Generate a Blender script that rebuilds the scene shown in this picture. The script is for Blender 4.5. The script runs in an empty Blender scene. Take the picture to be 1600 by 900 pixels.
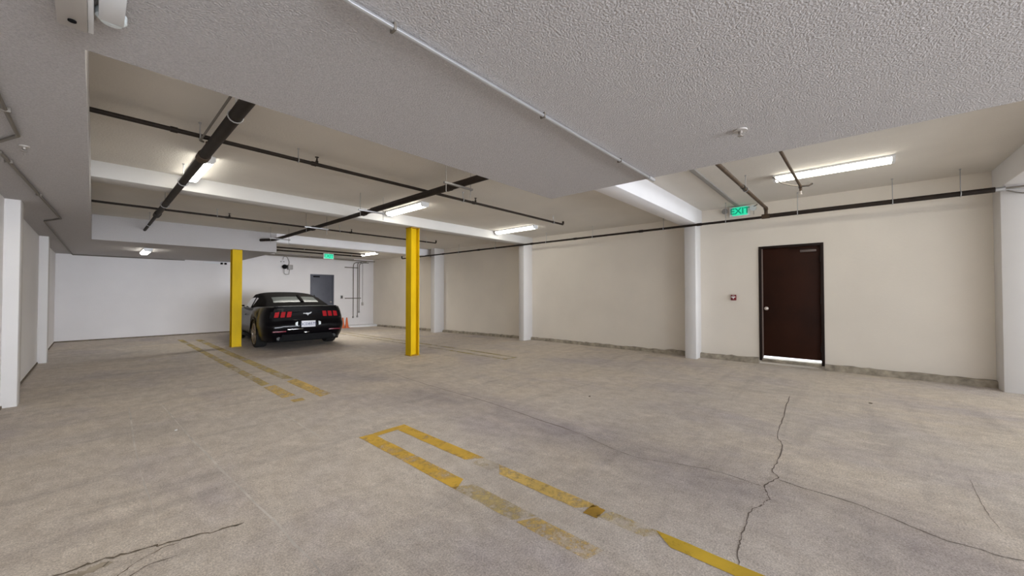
import bpy, bmesh, math, random
from mathutils import Vector, Matrix
random.seed(7)
PI = math.pi
SC = bpy.context.scene
COL = SC.collection
ORG = {}

# ------------------------------------------------------------------ materials
def new_mat(name):
    m = bpy.data.materials.new(name); m.use_nodes = True
    nt = m.node_tree; b = nt.nodes['Principled BSDF']
    return m, nt, b

def simple(name, col, rough=.5, metal=0., spec=.5, coat=0., vary=0., vscale=3., bump=0., bscale=80., emis=None, estr=0., stretch=None):
    m, nt, b = new_mat(name)
    b.inputs['Base Color'].default_value = (*col, 1)
    b.inputs['Roughness'].default_value = rough
    b.inputs['Metallic'].default_value = metal
    b.inputs['Specular IOR Level'].default_value = spec
    b.inputs['Coat Weight'].default_value = coat
    if coat: b.inputs['Coat Roughness'].default_value = .03
    tc = nt.nodes.new('ShaderNodeTexCoord')
    if vary:
        n = nt.nodes.new('ShaderNodeTexNoise'); n.inputs['Scale'].default_value = vscale; n.inputs['Detail'].default_value = 5
        if stretch:
            mp = nt.nodes.new('ShaderNodeMapping'); mp.inputs['Scale'].default_value = stretch
            nt.links.new(tc.outputs['Object'], mp.inputs['Vector']); nt.links.new(mp.outputs['Vector'], n.inputs['Vector'])
        else:
            nt.links.new(tc.outputs['Object'], n.inputs['Vector'])
        r = nt.nodes.new('ShaderNodeValToRGB')
        r.color_ramp.elements[0].position = .3; r.color_ramp.elements[1].position = .7
        r.color_ramp.elements[0].color = (*[c*(1-vary) for c in col], 1)
        r.color_ramp.elements[1].color = (*[min(1, c*(1+vary*.6)) for c in col], 1)
        nt.links.new(n.outputs['Fac'], r.inputs['Fac']); nt.links.new(r.outputs['Color'], b.inputs['Base Color'])
    if bump:
        n2 = nt.nodes.new('ShaderNodeTexNoise'); n2.inputs['Scale'].default_value = bscale; n2.inputs['Detail'].default_value = 3
        nt.links.new(tc.outputs['Object'], n2.inputs['Vector'])
        bp = nt.nodes.new('ShaderNodeBump'); bp.inputs['Strength'].default_value = bump; bp.inputs['Distance'].default_value = .01
        nt.links.new(n2.outputs['Fac'], bp.inputs['Height']); nt.links.new(bp.outputs['Normal'], b.inputs['Normal'])
    if emis:
        b.inputs['Emission Color'].default_value = (*emis, 1); b.inputs['Emission Strength'].default_value = estr
    return m

def mat_floor():
    m, nt, b = new_mat('worn_concrete'); N = nt.nodes; L = nt.links
    tc = N.new('ShaderNodeTexCoord'); V = tc.outputs['Object']
    def noise(scale, detail=4, rough=.55, st=None, dist=0.):
        n = N.new('ShaderNodeTexNoise'); n.inputs['Scale'].default_value = scale; n.inputs['Detail'].default_value = detail
        n.inputs['Roughness'].default_value = rough; n.inputs['Distortion'].default_value = dist
        if st:
            mp = N.new('ShaderNodeMapping'); mp.inputs['Scale'].default_value = st[:3]; mp.inputs['Rotation'].default_value = (0, 0, st[3])
            L.new(V, mp.inputs['Vector']); L.new(mp.outputs['Vector'], n.inputs['Vector'])
        else: L.new(V, n.inputs['Vector'])
        return n.outputs['Fac']
    def ramp(f, p0, p1, c0=(0, 0, 0), c1=(1, 1, 1)):
        r = N.new('ShaderNodeValToRGB'); e = r.color_ramp.elements
        e[0].position = p0; e[1].position = p1; e[0].color = (*c0, 1); e[1].color = (*c1, 1)
        L.new(f, r.inputs['Fac']); return r.outputs['Color']
    def mix(f, a, c, mode='MIX'):
        x = N.new('ShaderNodeMix'); x.data_type = 'RGBA'; x.blend_type = mode
        if isinstance(f, float): x.inputs[0].default_value = f
        else: L.new(f, x.inputs[0])
        for s, v in ((6, a), (7, c)):
            if isinstance(v, tuple): x.inputs[s].default_value = (*v, 1)
            else: L.new(v, x.inputs[s])
        return x.outputs[2]
    def math_(op, a, c=None, clamp=False):
        x = N.new('ShaderNodeMath'); x.operation = op; x.use_clamp = clamp
        for i, v in enumerate((a, c)):
            if v is None: continue
            if isinstance(v, (int, float)): x.inputs[i].default_value = v
            else: L.new(v, x.inputs[i])
        return x.outputs[0]
    base = ramp(noise(.45, 5, .6, dist=.6), .35, .65, (.40, .362, .312), (.455, .40, .318))
    # broad patches of purplish wear
    base = mix(ramp(noise(.8, 4, .6, (1, .55, 1, .2)), .5, .72), base, (.335, .30, .285))
    # dark streaky soiling running across the bays
    st = ramp(noise(1.6, 6, .65, (.35, 2.4, 1, .12), .4), .52, .75)
    base = mix(math_('MULTIPLY', st, .5), base, (.215, .19, .165))
    # tyre-worn lane in the middle
    sep = N.new('ShaderNodeSeparateXYZ'); L.new(V, sep.inputs[0])
    dx = math_('ABSOLUTE', math_('SUBTRACT', sep.outputs['X'], 2.95))
    lane = math_('SUBTRACT', 1., math_('DIVIDE', dx, .85), True)
    lane = math_('MULTIPLY', lane, ramp(noise(1.1, 4), .3, .62))
    base = mix(math_('MULTIPLY', lane, .62), base, (.20, .175, .175))
    # pale dusty scuffs
    base = mix(math_('MULTIPLY', ramp(noise(2.4, 7, .7, (1.2, .5, 1, .5)), .56, .72), .45), base, (.56, .50, .415))
    # dark stains
    base = mix(math_('MULTIPLY', ramp(noise(.55, 3, .5, (1, 1, 1, 1.)), .62, .78), .55), base, (.20, .18, .16))
    mot = ramp(noise(9, 6, .75, (1, .6, 1, .3)), .38, .64, (.84, .82, .80), (1.08, 1.08, 1.08))
    base = mix(.9, base, mot, 'MULTIPLY')
    wsp = ramp(noise(48, 5, .8), .60, .70)
    base = mix(math_('MULTIPLY', wsp, .35), base, (.52, .49, .44))
    # aggregate speckle
    sp = ramp(noise(110, 4, .8), .38, .62, (.62, .61, .60), (1.26, 1.26, 1.26))
    base = mix(.85, base, sp, 'MULTIPLY')
    sp2 = ramp(noise(34, 3, .7), .3, .5, (.72, .71, .69), (1, 1, 1))
    base = mix(.55, base, sp2, 'MULTIPLY')
    base = mix(1., base, (1.54, 1.56, 1.66), 'MULTIPLY')
    L.new(base, b.inputs['Base Color'])
    b.inputs['Roughness'].default_value = .72; b.inputs['Specular IOR Level'].default_value = .3
    bp = N.new('ShaderNodeBump'); bp.inputs['Strength'].default_value = .35; bp.inputs['Distance'].default_value = .004
    L.new(noise(120, 4, .7), bp.inputs['Height']); L.new(bp.outputs['Normal'], b.inputs['Normal'])
    return m

def mat_paint_worn(name, col, thr, hard=.12, scale=7.):
    m, nt, b = new_mat(name); N = nt.nodes; L = nt.links
    tc = N.new('ShaderNodeTexCoord')
    n = N.new('ShaderNodeTexNoise'); n.inputs['Scale'].default_value = scale; n.inputs['Detail'].default_value = 8; n.inputs['Roughness'].default_value = .72
    n0 = N.new('ShaderNodeTexNoise'); n0.inputs['Scale'].default_value = 1.3; n0.inputs['Detail'].default_value = 3
    L.new(tc.outputs['Object'], n.inputs['Vector']); L.new(tc.outputs['Object'], n0.inputs['Vector'])
    a = N.new('ShaderNodeMath'); a.operation = 'MULTIPLY_ADD'; L.new(n0.outputs['Fac'], a.inputs[0]); a.inputs[1].default_value = .8; L.new(n.outputs['Fac'], a.inputs[2])
    r = N.new('ShaderNodeMapRange'); r.inputs['From Min'].default_value = thr - hard; r.inputs['From Max'].default_value = thr + hard
    r.inputs['To Min'].default_value = .05; r.inputs['To Max'].default_value = .95
    L.new(a.outputs[0], r.inputs['Value']); L.new(r.outputs[0], b.inputs['Alpha'])
    c = N.new('ShaderNodeValToRGB'); c.color_ramp.elements[0].position = .35; c.color_ramp.elements[1].position = .6
    c.color_ramp.elements[0].color = (*[x*.8 for x in col], 1); c.color_ramp.elements[1].color = (*col, 1)
    n3 = N.new('ShaderNodeTexNoise'); n3.inputs['Scale'].default_value = 4; n3.inputs['Detail'].default_value = 6
    L.new(tc.outputs['Object'], n3.inputs['Vector']); L.new(n3.outputs['Fac'], c.inputs['Fac']); L.new(c.outputs['Color'], b.inputs['Base Color'])
    b.inputs['Roughness'].default_value = .7
    return m

M = {}
M['floor'] = mat_floor()
M['popcorn'] = simple('textured_ceiling', (.485, .462, .455), .9, vary=.17, vscale=120, bump=1., bscale=110)
M['ceil'] = simple('painted_ceiling', (.69, .655, .60), .9, vary=.05, vscale=1.2, bump=.35, bscale=60)
M['wall'] = simple('cream_plaster', (.785, .73, .65), .85, vary=.045, vscale=1.1, bump=.15, bscale=30)
M['wall2'] = simple('white_plaster', (.70, .68, .68), .85, vary=.045, vscale=1.1, bump=.12, bscale=30)
M['wall3'] = simple('lightened_plaster', (.86, .84, .84), .85, vary=.03, vscale=1.1, bump=.1, bscale=30)  # lightened copy of the white plaster, brightness painted in for the left wall
M['pil'] = simple('white_pilaster_paint', (.665, .645, .63), .8, vary=.03, vscale=2, bump=.1, bscale=30)
M['beam_mid'] = simple('darkened_beam_paint', (.60, .585, .56), .85, vary=.03, vscale=2, bump=.15, bscale=40)  # light level put into the colour: darker copy of the white beam paint
M['beam'] = simple('white_beam_paint', (.78, .77, .78), .85, vary=.03, vscale=2, bump=.15, bscale=40)
M['curb'] = simple('bare_concrete_curb', (.36, .315, .25), .9, vary=.45, vscale=9, bump=.8, bscale=25)
M['ceil_strip'] = simple('grey_ceiling_strip', (.30, .285, .265), .9)
M['crack'] = simple('crack_dark', (.15, .12, .10), .9)
M['joint'] = simple('joint_pale', (.62, .575, .52), .85, vary=.3, vscale=6)
M['grime'] = simple('grime_brown', (.17, .135, .095), .9, vary=.4, vscale=10)
M['stain'] = simple('brown_floor_stain', (.40, .34, .26), .9, vary=.35, vscale=14)
M['yellow'] = simple('yellow_steel_paint', (.64, .42, .0), .6, spec=.2, vary=.14, vscale=2.5, stretch=(2, 2, .6))
M['rustyellow'] = simple('scuffed_yellow', (.40, .23, .02), .6, vary=.5, vscale=12)
M['line'] = mat_paint_worn('worn_yellow_paint', (.76, .47, .055), .79, .12)
M['line_ghost'] = mat_paint_worn('ghost_of_yellow_paint', (.68, .52, .20), .97, .18, 14.)
M['line_hi'] = mat_paint_worn('bright_worn_yellow_paint', (.72, .47, .03), .76, .14)
M['line_mid'] = mat_paint_worn('speckled_yellow_paint', (.80, .55, .15), .86, .16, 22.)
M['line_far'] = mat_paint_worn('faded_yellow_paint', (.66, .50, .17), .88, .2)
M['line_faint'] = mat_paint_worn('very_faded_yellow_paint', (.58, .49, .22), .93, .22)
M['pipe'] = simple('dark_iron_pipe', (.022, .015, .011), .6, spec=.25, vary=.3, vscale=10)
M['rust'] = simple('brown_iron_pipe', (.075, .047, .028), .6, spec=.3, vary=.5, vscale=8)
M['galv'] = simple('galvanised_steel', (.42, .42, .43), .45, metal=.6)
M['conduit'] = simple('silver_conduit', (.60, .61, .63), .32, metal=.85)
M['conduit_dk'] = simple('grey_conduit', (.17, .15, .125), .55, metal=.2)
M['strut'] = simple('grey_strut', (.28, .27, .26), .5, metal=.4)
M['whitemetal'] = simple('white_enamel', (.72, .73, .74), .45)
M['tube'] = simple('lit_diffuser', (.9, .9, .85), .4, emis=(1., .965, .87), estr=12.)
M['tube_dim'] = simple('warm_diffuser', (.85, .85, .8), .4, emis=(1., .955, .83), estr=13.)
M['door_brown'] = simple('dark_brown_door_paint', (.030, .008, .003), .55, spec=.18, vary=.3, vscale=1.5)
M['frame_brown'] = simple('dark_brown_frame_paint', (.014, .007, .005), .55, spec=.2)
M['strip'] = simple('worn_weatherstrip', (.20, .15, .13), .5)
M['door_grey'] = simple('slate_grey_door_paint', (.078, .082, .105), .5, vary=.1)
M['black'] = simple('black_plastic', (.0035, .0035, .004), .7, spec=.12)
M['dullsteel'] = simple('dull_steel', (.30, .27, .24), .45, metal=.4)
M['steel'] = simple('satin_steel', (.75, .70, .66), .28, metal=.9)
M['bronze'] = simple('bronze_closer', (.16, .13, .12), .4, metal=.5)
M['red'] = simple('fire_alarm_red', (.18, .006, .012), .4)
M['white'] = simple('white_lettering', (.8, .8, .8), .5)
M['green'] = simple('exit_green', (.02, .42, .25), .4, emis=(.02, .75, .42), estr=.75)
M['green_dk'] = simple('exit_letter_green', (.0, .22, .12), .4, emis=(.0, .30, .17), estr=.5)
M['glassy'] = simple('clear_lens', (.72, .78, .80), .12)
M['orange'] = simple('orange_vinyl', (.62, .13, .03), .5)
M['beige'] = simple('grey_beige_plastic', (.42, .39, .36), .5)
M['car'] = simple('black_car_paint', (.0025, .002, .003), .30, spec=.1, coat=.2)
M['softtop'] = simple('black_canvas', (.004, .003, .003), .9, spec=.08, bump=.2, bscale=200)
M['carglass'] = simple('car_glass', (.10, .115, .11), .06, spec=.8, coat=1.)
M['rearglass'] = simple('rear_glass', (.085, .10, .097), .25, spec=.3)
M['tyre'] = simple('tyre_rubber', (.008, .008, .008), .75)
M['rim'] = simple('dark_alloy', (.42, .38, .35), .35, metal=.7)
M['badge'] = simple('satin_badge', (.26, .26, .26), .4, metal=.3)
M['exhaust'] = simple('dark_exhaust', (.02, .02, .02), .5, metal=.3)
M['tail'] = simple('red_tail_lens', (.26, .002, .005), .5, spec=.1, emis=(1, .01, .02), estr=.06)
M['reflector'] = simple('red_reflector', (.16, .004, .02), .3)
M['glint_chrome'] = simple('glint_chrome', (.7, .7, .7), .12, metal=1.)
M['plate'] = simple('licence_plate_white', (.62, .62, .66), .45)
M['platetxt'] = simple('plate_navy', (.05, .06, .14), .5)
M['daylight_ground'] = simple('pale_paving', (.85, .85, .85), .9)

# ------------------------------------------------------------------ mesh builder
class MB:
    def __init__(s): s.v = []; s.f = []
    def add(s, vs, fs):
        o = len(s.v); s.v += [tuple(v) for v in vs]; s.f += [tuple(i+o for i in f) for f in fs]; return s
    def box(s, x0, x1, y0, y1, z0, z1, bev=0.):
        if x0 > x1: x0, x1 = x1, x0
        if y0 > y1: y0, y1 = y1, y0
        if z0 > z1: z0, z1 = z1, z0
        if bev <= 0:
            return s.add([(x, y, z) for x in (x0, x1) for y in (y0, y1) for z in (z0, z1)],
                [(0,1,3,2),(4,6,7,5),(0,4,5,1),(2,3,7,6),(0,2,6,4),(1,5,7,3)])
        bm = bmesh.new(); bmesh.ops.create_cube(bm, size=1)
        for v in bm.verts: v.co = Vector(((x0+x1)/2+v.co.x*(x1-x0), (y0+y1)/2+v.co.y*(y1-y0), (z0+z1)/2+v.co.z*(z1-z0)))
        bmesh.ops.bevel(bm, geom=bm.edges[:], offset=bev, segments=2, affect='EDGES', profile=.5)
        s.bm(bm); return s
    def bm(s, bm):
        bm.verts.index_update()
        s.add([v.co[:] for v in bm.verts], [[v.index for v in f.verts] for f in bm.faces]); bm.free(); return s
    def tube(s, pts, r, n=12, cap=True):
        """tube through points, mitred at corners"""
        pts = [Vector(p) for p in pts]; R_ = r if isinstance(r, (list, tuple)) else [r]*len(pts)
        rings = []
        t0 = (pts[1]-pts[0]).normalized()
        up = Vector((0, 0, 1)) if abs(t0.z) < .9 else Vector((1, 0, 0))
        nrm = t0.cross(up).normalized()
        for i, p in enumerate(pts):
            a = (pts[i]-pts[i-1]).normalized() if i else t0
            b = (pts[i+1]-pts[i]).normalized() if i < len(pts)-1 else a
            t = (a+b).normalized() if (a+b).length > 1e-6 else a
            nrm = (nrm - t*nrm.dot(t)).normalized(); bn = t.cross(nrm)
            k = 1/max(.5, t.dot(b))
            rings.append([p + (nrm*math.cos(2*PI*j/n) + bn*math.sin(2*PI*j/n))*R_[i]*(k**.5) for j in range(n)])
        vs = [v for r_ in rings for v in r_]; fs = []
        for i in range(len(pts)-1):
            for j in range(n):
                j2 = (j+1) % n; fs.append((i*n+j, i*n+j2, (i+1)*n+j2, (i+1)*n+j))
        if cap: fs.append(tuple(range(n))[::-1]); fs.append(tuple(range((len(pts)-1)*n, len(pts)*n)))
        return s.add(vs, fs)
    def lathe(s, prof, c=(0,0,0), axis='z', n=24, cap=True):
        """prof: list of (r, h) along axis"""
        vs = []; fs = []
        for r, h in prof:
            for j in range(n):
                a = 2*PI*j/n; x, y = r*math.cos(a), r*math.sin(a)
                p = {'z': (x, y, h), 'x': (h, x, y), 'y': (x, h, y)}[axis]
                vs.append((p[0]+c[0], p[1]+c[1], p[2]+c[2]))
        for i in range(len(prof)-1):
            for j in range(n):
                j2 = (j+1) % n; fs.append((i*n+j, i*n+j2, (i+1)*n+j2, (i+1)*n+j))
        if cap: fs.append(tuple(range(n))[::-1]); fs.append(tuple(range((len(prof)-1)*n, len(prof)*n)))
        return s.add(vs, fs)
    def prism(s, poly, axis, h0, h1):
        """2-D polygon extruded along axis ('x': poly=(y,z), 'y': (x,z), 'z': (x,y))"""
        n = len(poly)
        def P(a, b, h): return {'x': (h, a, b), 'y': (a, h, b), 'z': (a, b, h)}[axis]
        vs = [P(a, b, h0) for a, b in poly] + [P(a, b, h1) for a, b in poly]
        fs = [tuple(range(n))[::-1], tuple(range(n, 2*n))] + [(i, (i+1) % n, n+(i+1) % n, n+i) for i in range(n)]
        return s.add(vs, fs)
    def build(s, name, mat, parent=None, origin=None, smooth=True, ang=35):
        if parent is not None: o0 = Vector(ORG[parent.name])
        elif origin is not None: o0 = Vector(origin)
        else:
            xs = [v[0] for v in s.v]; ys = [v[1] for v in s.v]; zs = [v[2] for v in s.v]
            o0 = Vector(((min(xs)+max(xs))/2, (min(ys)+max(ys))/2, min(zs)))
        me = bpy.data.meshes.new(name)
        me.from_pydata([tuple(Vector(v)-o0) for v in s.v], [], s.f)
        bm = bmesh.new(); bm.from_mesh(me); bmesh.ops.recalc_face_normals(bm, faces=bm.faces[:]); bm.to_mesh(me); bm.free()
        if smooth:
            me.polygons.foreach_set('use_smooth', [True]*len(me.polygons)); me.set_sharp_from_angle(angle=math.radians(ang))
        me.materials.append(mat); me.update()
        o = bpy.data.objects.new(name, me); COL.objects.link(o)
        if parent is not None: o.parent = parent; ORG[o.name] = tuple(o0)
        else: o.location = o0; ORG[o.name] = tuple(o0)
        return o

def thing(name, label, cat, loc, group=None):
    o = bpy.data.objects.new(name, None); COL.objects.link(o); o.location = loc; o.empty_display_size = .1
    ORG[o.name] = tuple(loc); o['label'] = label; o['category'] = cat
    if group: o['group'] = group
    return o
def tag(o, label, cat, group=None):
    o['label'] = label; o['category'] = cat
    if group: o['group'] = group
    return o
def struct(o, label=None, cat=None):
    o['kind'] = 'structure'
    if label: o['label'] = label
    if cat: o['category'] = cat
    return o
def text_mesh(name, body, size, mat, parent, mtx, extrude=.002, bold=0.):
    cu = bpy.data.curves.new(name, 'FONT'); cu.body = body; cu.size = size; cu.extrude = extrude; cu.offset = bold
    cu.align_x = 'CENTER'; cu.align_y = 'CENTER'; cu.resolution_u = 3
    tmp = bpy.data.objects.new('tmp', cu); COL.objects.link(tmp)
    dg = bpy.context.evaluated_depsgraph_get(); me = bpy.data.meshes.new_from_object(tmp.evaluated_get(dg))
    bpy.data.objects.remove(tmp); bpy.data.curves.remove(cu)
    me.transform(Matrix.Translation(-Vector(ORG[parent.name])) @ mtx)
    me.materials.clear(); me.materials.append(mat)
    o = bpy.data.objects.new(name, me); COL.objects.link(o); o.parent = parent; ORG[o.name] = ORG[parent.name]
    return o
def sm(t): t = max(0., min(1., t)); return t*t*(3-2*t)
def dip(x, y): return -.11*sm((x-4.5)/4.)*max(0., min(1., (y-7)/8.))

# ------------------------------------------------------------------ the shell
XL, XR, YB, YF = -.71, 8.55, 16.18, -7.0
SOF, CL, CR, CA = 2.455, 2.97, 3.08, 2.88
# floor with a slight fall to the far right corner
mb = MB(); nx, ny = 60, 120
xs = [XL-.1 + (XR+.3-XL)*i/nx for i in range(nx+1)]; ys = [YF + (YB+.15-YF)*j/ny for j in range(ny+1)]
vs = [(x, y, dip(x, y)) for x in xs for y in ys]
fs = [(i*(ny+1)+j, (i+1)*(ny+1)+j, (i+1)*(ny+1)+j+1, i*(ny+1)+j+1) for i in range(nx) for j in range(ny)]
n0 = len(vs)
vs += [(xs[0], ys[0], -.3), (xs[-1], ys[0], -.3), (xs[-1], ys[-1], -.3), (xs[0], ys[-1], -.3)]
mb.add(vs, fs); mb.add([(xs[0], ys[0], -.3), (xs[-1], ys[0], -.3), (xs[-1], ys[-1], -.3), (xs[0], ys[-1], -.3)], [(0, 3, 2, 1)])
floor = struct(mb.build('floor', M['floor'], origin=(0, 0, 0), ang=80))

def ribbon(name, pts, w, mat, jitter=0., z=.0012, sub=4, seed=1):
    rnd = random.Random(seed); P = []
    for a, b in zip(pts[:-1], pts[1:]):
        for k in range(sub):
            t = k/sub; P.append([a[0]+(b[0]-a[0])*t + rnd.uniform(-1, 1)*jitter, a[1]+(b[1]-a[1])*t + rnd.uniform(-1, 1)*jitter])
    P.append(list(pts[-1])); vs = []; fs = []
    for i, p in enumerate(P):
        q = P[min(i+1, len(P)-1)]; o = P[max(i-1, 0)]
        d = Vector((q[0]-o[0], q[1]-o[1])); d = d.normalized() if d.length else Vector((1, 0)); n = Vector((-d.y, d.x))
        ww = w*rnd.uniform(.35, 1.25)*(.25 if i in (0, len(P)-1) else 1)/2
        for s in (1, -1):
            x, y = p[0]+n.x*ww*s, p[1]+n.y*ww*s; vs.append((x, y, dip(x, y)+z))
    fs = [(2*i, 2*i+1, 2*i+3, 2*i+2) for i in range(len(P)-1)]
    return MB().add(vs, fs).build(name, mat, floor, smooth=False)
ribbon('crack', [(6.1,.57),(5.39,.55),(4.91,.52),(4.53,.52),(4.23,.49),(4.05,.44),(3.77,.42),(3.53,.43),(3.42,.44),(3.34,.39),(3.28,.39),(3.19,.43),(3.09,.44),(3.01,.41),(2.93,.39),(2.88,.41),(2.82,.41),(2.74,.45),(2.64,.46),(2.51,.45),(2.39,.45),(2.31,.44),(2.23,.44),(2.12,.41)], .0075, M['crack'], .006, seed=3)
ribbon('crack', [(3.1,1.9),(2.98,1.5),(2.96,1.26),(3.05,1.03),(3.12,.81),(3.12,.61),(3.09,.44)], .006, M['crack'], .006, seed=4)
ribbon('crack', [(3.28,.38),(3.25,.21),(3.25,.05),(3.22,-.07),(3.16,-.21),(3.11,-.3),(3.08,-.39),(3.09,-.49),(3.08,-.56),(3.1,-.64),(3.12,-1.2)], .008, M['crack'], .004, seed=5)
ribbon('crack', [(4.19,-.64),(3.94,-.63),(3.76,-.62),(3.58,-.62),(3.39,-.63)], .003, M['crack'], .004, seed=6)
ribbon('crack', [(3.42,6.31),(3.33,5.2),(3.27,4.39),(3.22,2.89),(3.1,1.92)], .010, M['crack'], .02, seed=7)
ribbon('crack', [(-.12,2.8),(-.03,2.8),(.03,2.8),(.14,2.76),(.23,2.74),(.3,2.71),(.38,2.69),(.48,2.65),(.6,2.63)], .017, M['grime'], .011, seed=8)
ribbon('crack', [(.03,2.52),(.09,2.58),(.13,2.62),(.19,2.66),(.26,2.69),(.33,2.68)], .006, M['grime'], .006, seed=9)
ribbon('stain', [(-.1,2.74),(-.04,2.73),(.02,2.74),(.08,2.73)], .06, M['stain'], .008, z=.0008, seed=21)
ribbon('crack', [(.05,2.47),(.12,2.53),(.2,2.57),(.3,2.56)], .006, M['grime'], .006, seed=12)
ribbon('saw_joint', [(.55,6.45),(.61,4.64),(.66,3.54),(.72,2.51),(.74,1.91),(.76,1.2)], .016, M['joint'], .004, seed=10)
ribbon('saw_joint', [(.29,6.36),(.25,4.24),(.26,3.1)], .012, M['joint'], .004, seed=11)
ribbon('saw_joint', [(1.42,5.1),(1.42,4.42),(1.42,3.6)], .014, M['joint'], .004, seed=13)

# upper slab, with the different heights of its bays
mb = MB()
mb.box(-.04, XR+.2, 2.6, 11.7, CL, 3.4); mb.box(-.04, XR+.2, 11.7, YB+.2, CA, 3.4)
mb.box(3.60, XR+.2, YF, 2.6, CR, 3.4)
ceil = struct(mb.build('ceiling', M['ceil'], smooth=False))
mb = MB()
for b in ((XL-.2, -.04, YF, YB+.2), (-.04, 3.60, YF, 2.6), (-.04, 3.29, 11.5, YB+.2)):
    struct(MB().box(*b, SOF, 3.4).build('ceiling', M['popcorn'], origin=(0, 0, 0), smooth=False))

def cbox(name, x0, x1, y0, y1, z0, z1, mat, bev=.012):
    return struct(MB().box(x0, x1, y0, y1, z0, z1, bev).build(name, mat))
cbox('trim_1', 3.59, XR+.02, 2.27, 2.59, 2.76, CR+.05, M['beam'])
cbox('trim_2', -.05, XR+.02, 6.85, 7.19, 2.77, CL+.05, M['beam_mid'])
cbox('trim_3', 3.28, XR+.02, 11.5, 11.82, 2.735, CL+.05, M['beam'])
cbox('trim_4', 3.59, XR+.02, -1.90, -1.56, 2.77, CR+.05, M['beam'])
cbox('trim_5', 3.59, XR+.02, 1.565, 1.635, 3.058, CR+.02, M['ceil_strip'], .004)  # narrow grey strip across the right bay ceiling

# walls
DY0, DY1, DZ0, DZ1 = .30, 1.265, .085, 2.235       # brown door opening
wr = MB(); T = .2
wr.box(XR, XR+T, YF, DY0, -.3, 3.4); wr.box(XR, XR+T, DY1, YB+.2, -.3, 3.4)
wr.box(XR, XR+T, DY0, DY1, DZ1, 3.4); wr.box(XR, XR+T, DY0, DY1, -.3, DZ0)
struct(wr.build('wall_right', M['wall'], smooth=False))
GX0, GX1, GZ1 = 5.84, 6.78, 2.14
wb = MB(); wb.box(XL-.2, GX0, YB, YB+T, -.3, 3.4); wb.box(GX1, XR+T, YB, YB+T, -.3, 3.4); wb.box(GX0, GX1, YB, YB+T, GZ1, 3.4)
struct(wb.build('wall_back', M['wall2'], smooth=False))
struct(MB().box(XL-T, XL, YF, YB+.2, -.3, 3.4).build('wall_left', M['wall3'], smooth=False))

# pilasters (one prism each)
for i, (y0, y1, x0) in enumerate(((-2.05, -1.565, 8.21), (2.30, 2.52, 8.20), (6.86, 7.05, 8.17), (11.0, 11.22, 8.13))):
    top = 2.775 if i else 2.78
    top = [2.78, 2.765, 2.775, 2.74][i]
    if i == 3: top = CL+.02
    cbox('wall_pilaster', x0, XR+.01, y0, y1, -.12, top, M['pil'], .01)
for (y0, y1) in ((7.35, 7.62), (11.57, 11.85)):
    cbox('wall_pilaster', XL-.01, -.59, y0, y1, -.05, SOF+.02, M['pil'], .015)

# rough concrete curb along the foot of the right wall
def curb(y0, y1, name):
    rnd = random.Random(int(y0*10)+50); n = max(3, int((y1-y0)/.09)); vs = []; fs = []
    for i in range(n+1):
        y = y0+(y1-y0)*i/n; h = (.098 if y < 3 else .075) + rnd.uniform(-.010, .010) + dip(XR, y); d = .085 if y < 3 else .06
        d += rnd.uniform(-.006, .006); zb = dip(XR, y)-.03
        vs += [(XR-d-.01, y, zb), (XR-d, y, h-.012), (XR-d+.018, y, h), (XR+.005, y, h+.004), (XR+.005, y, zb)]
    for i in range(n):
        for k in range(4): fs.append((i*5+k, i*5+k+1, (i+1)*5+k+1, (i+1)*5+k))
    fs += [(0,1,2,3,4), tuple(n*5+k for k in range(5))[::-1]]
    return struct(MB().add(vs, fs).build(name, M['curb'], smooth=False))
curb(-1.565, .30, 'baseboard_right'); curb(1.265, 2.30, 'baseboard_right'); curb(2.52, 6.86, 'baseboard_right')
curb(7.05, 11.0, 'baseboard_right'); curb(11.22, YB-.5, 'baseboard_right')
# dirt line at the foot of left and back wall
struct(MB().box(XL-.01, XL+.012, 7.62, 11.57, -.02, .028).box(XL-.01, XL+.012, 11.85, YB, -.02, .028).box(XL-.01, XL+.012, YF, 7.35, -.02, .028).build('baseboard_left', M['grime'], smooth=False))
struct(MB().box(XL, GX0-.06, YB-.014, YB+.01, -.05, .032).build('baseboard_back', M['grime'], smooth=False))
# raised white plinth under the conduits
struct(MB().box(7.22, 8.50, 15.72, YB+.01, -.2, -.015, .012).build('trim_6', M['whitemetal']))

# ------------------------------------------------------------------ brown door
d1 = thing('door_1', 'dark brown steel door with daylight showing under it in the cream wall', 'door', (XR, (DY0+DY1)/2, 0)); d1['kind'] = 'structure'
fw = .045
fr = MB(); fr.box(XR-.018, XR+.11, DY0, DY0+fw, 0.06, DZ1, .004).box(XR-.018, XR+.11, DY1-fw, DY1, 0.06, DZ1, .004).box(XR-.018, XR+.11, DY0+fw, DY1-fw, DZ1-fw, DZ1, .004)
fr.build('door_frame', M['frame_brown'], d1)
MB().box(XR+.028, XR+.068, DY0+fw-.002, DY1-fw-.015, DZ0+.062, DZ1-fw+.002, .003).build('door_leaf', M['door_brown'], d1)
MB().box(XR+.000, XR+.066, DY1-fw-.018, DY1-fw+.001, DZ0+.03, DZ1-fw, .003).build('weatherstrip', M['strip'], d1)
kn = MB().lathe([(.0, .0), (.032, .0), (.034, -.008), (.014, -.012), (.012, -.032), (.024, -.040), (.030, -.054), (.026, -.070), (.012, -.077), (0, -.078)], (XR+.028, DY1-.115, 1.05), 'x', 20)
kn.build('door_knob', M['steel'], d1)
cl = MB().box(XR-.012, XR+.028, .40, .63, 2.085, 2.125, .006); cl.build('door_closer', M['bronze'], d1)
MB().tube([(XR-.0, .44, 2.128), (XR-.05, .62, 2.15), (XR-.0, .80, 2.165)], .007, 8).build('closer_arm', M['frame_brown'], d1)
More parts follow.
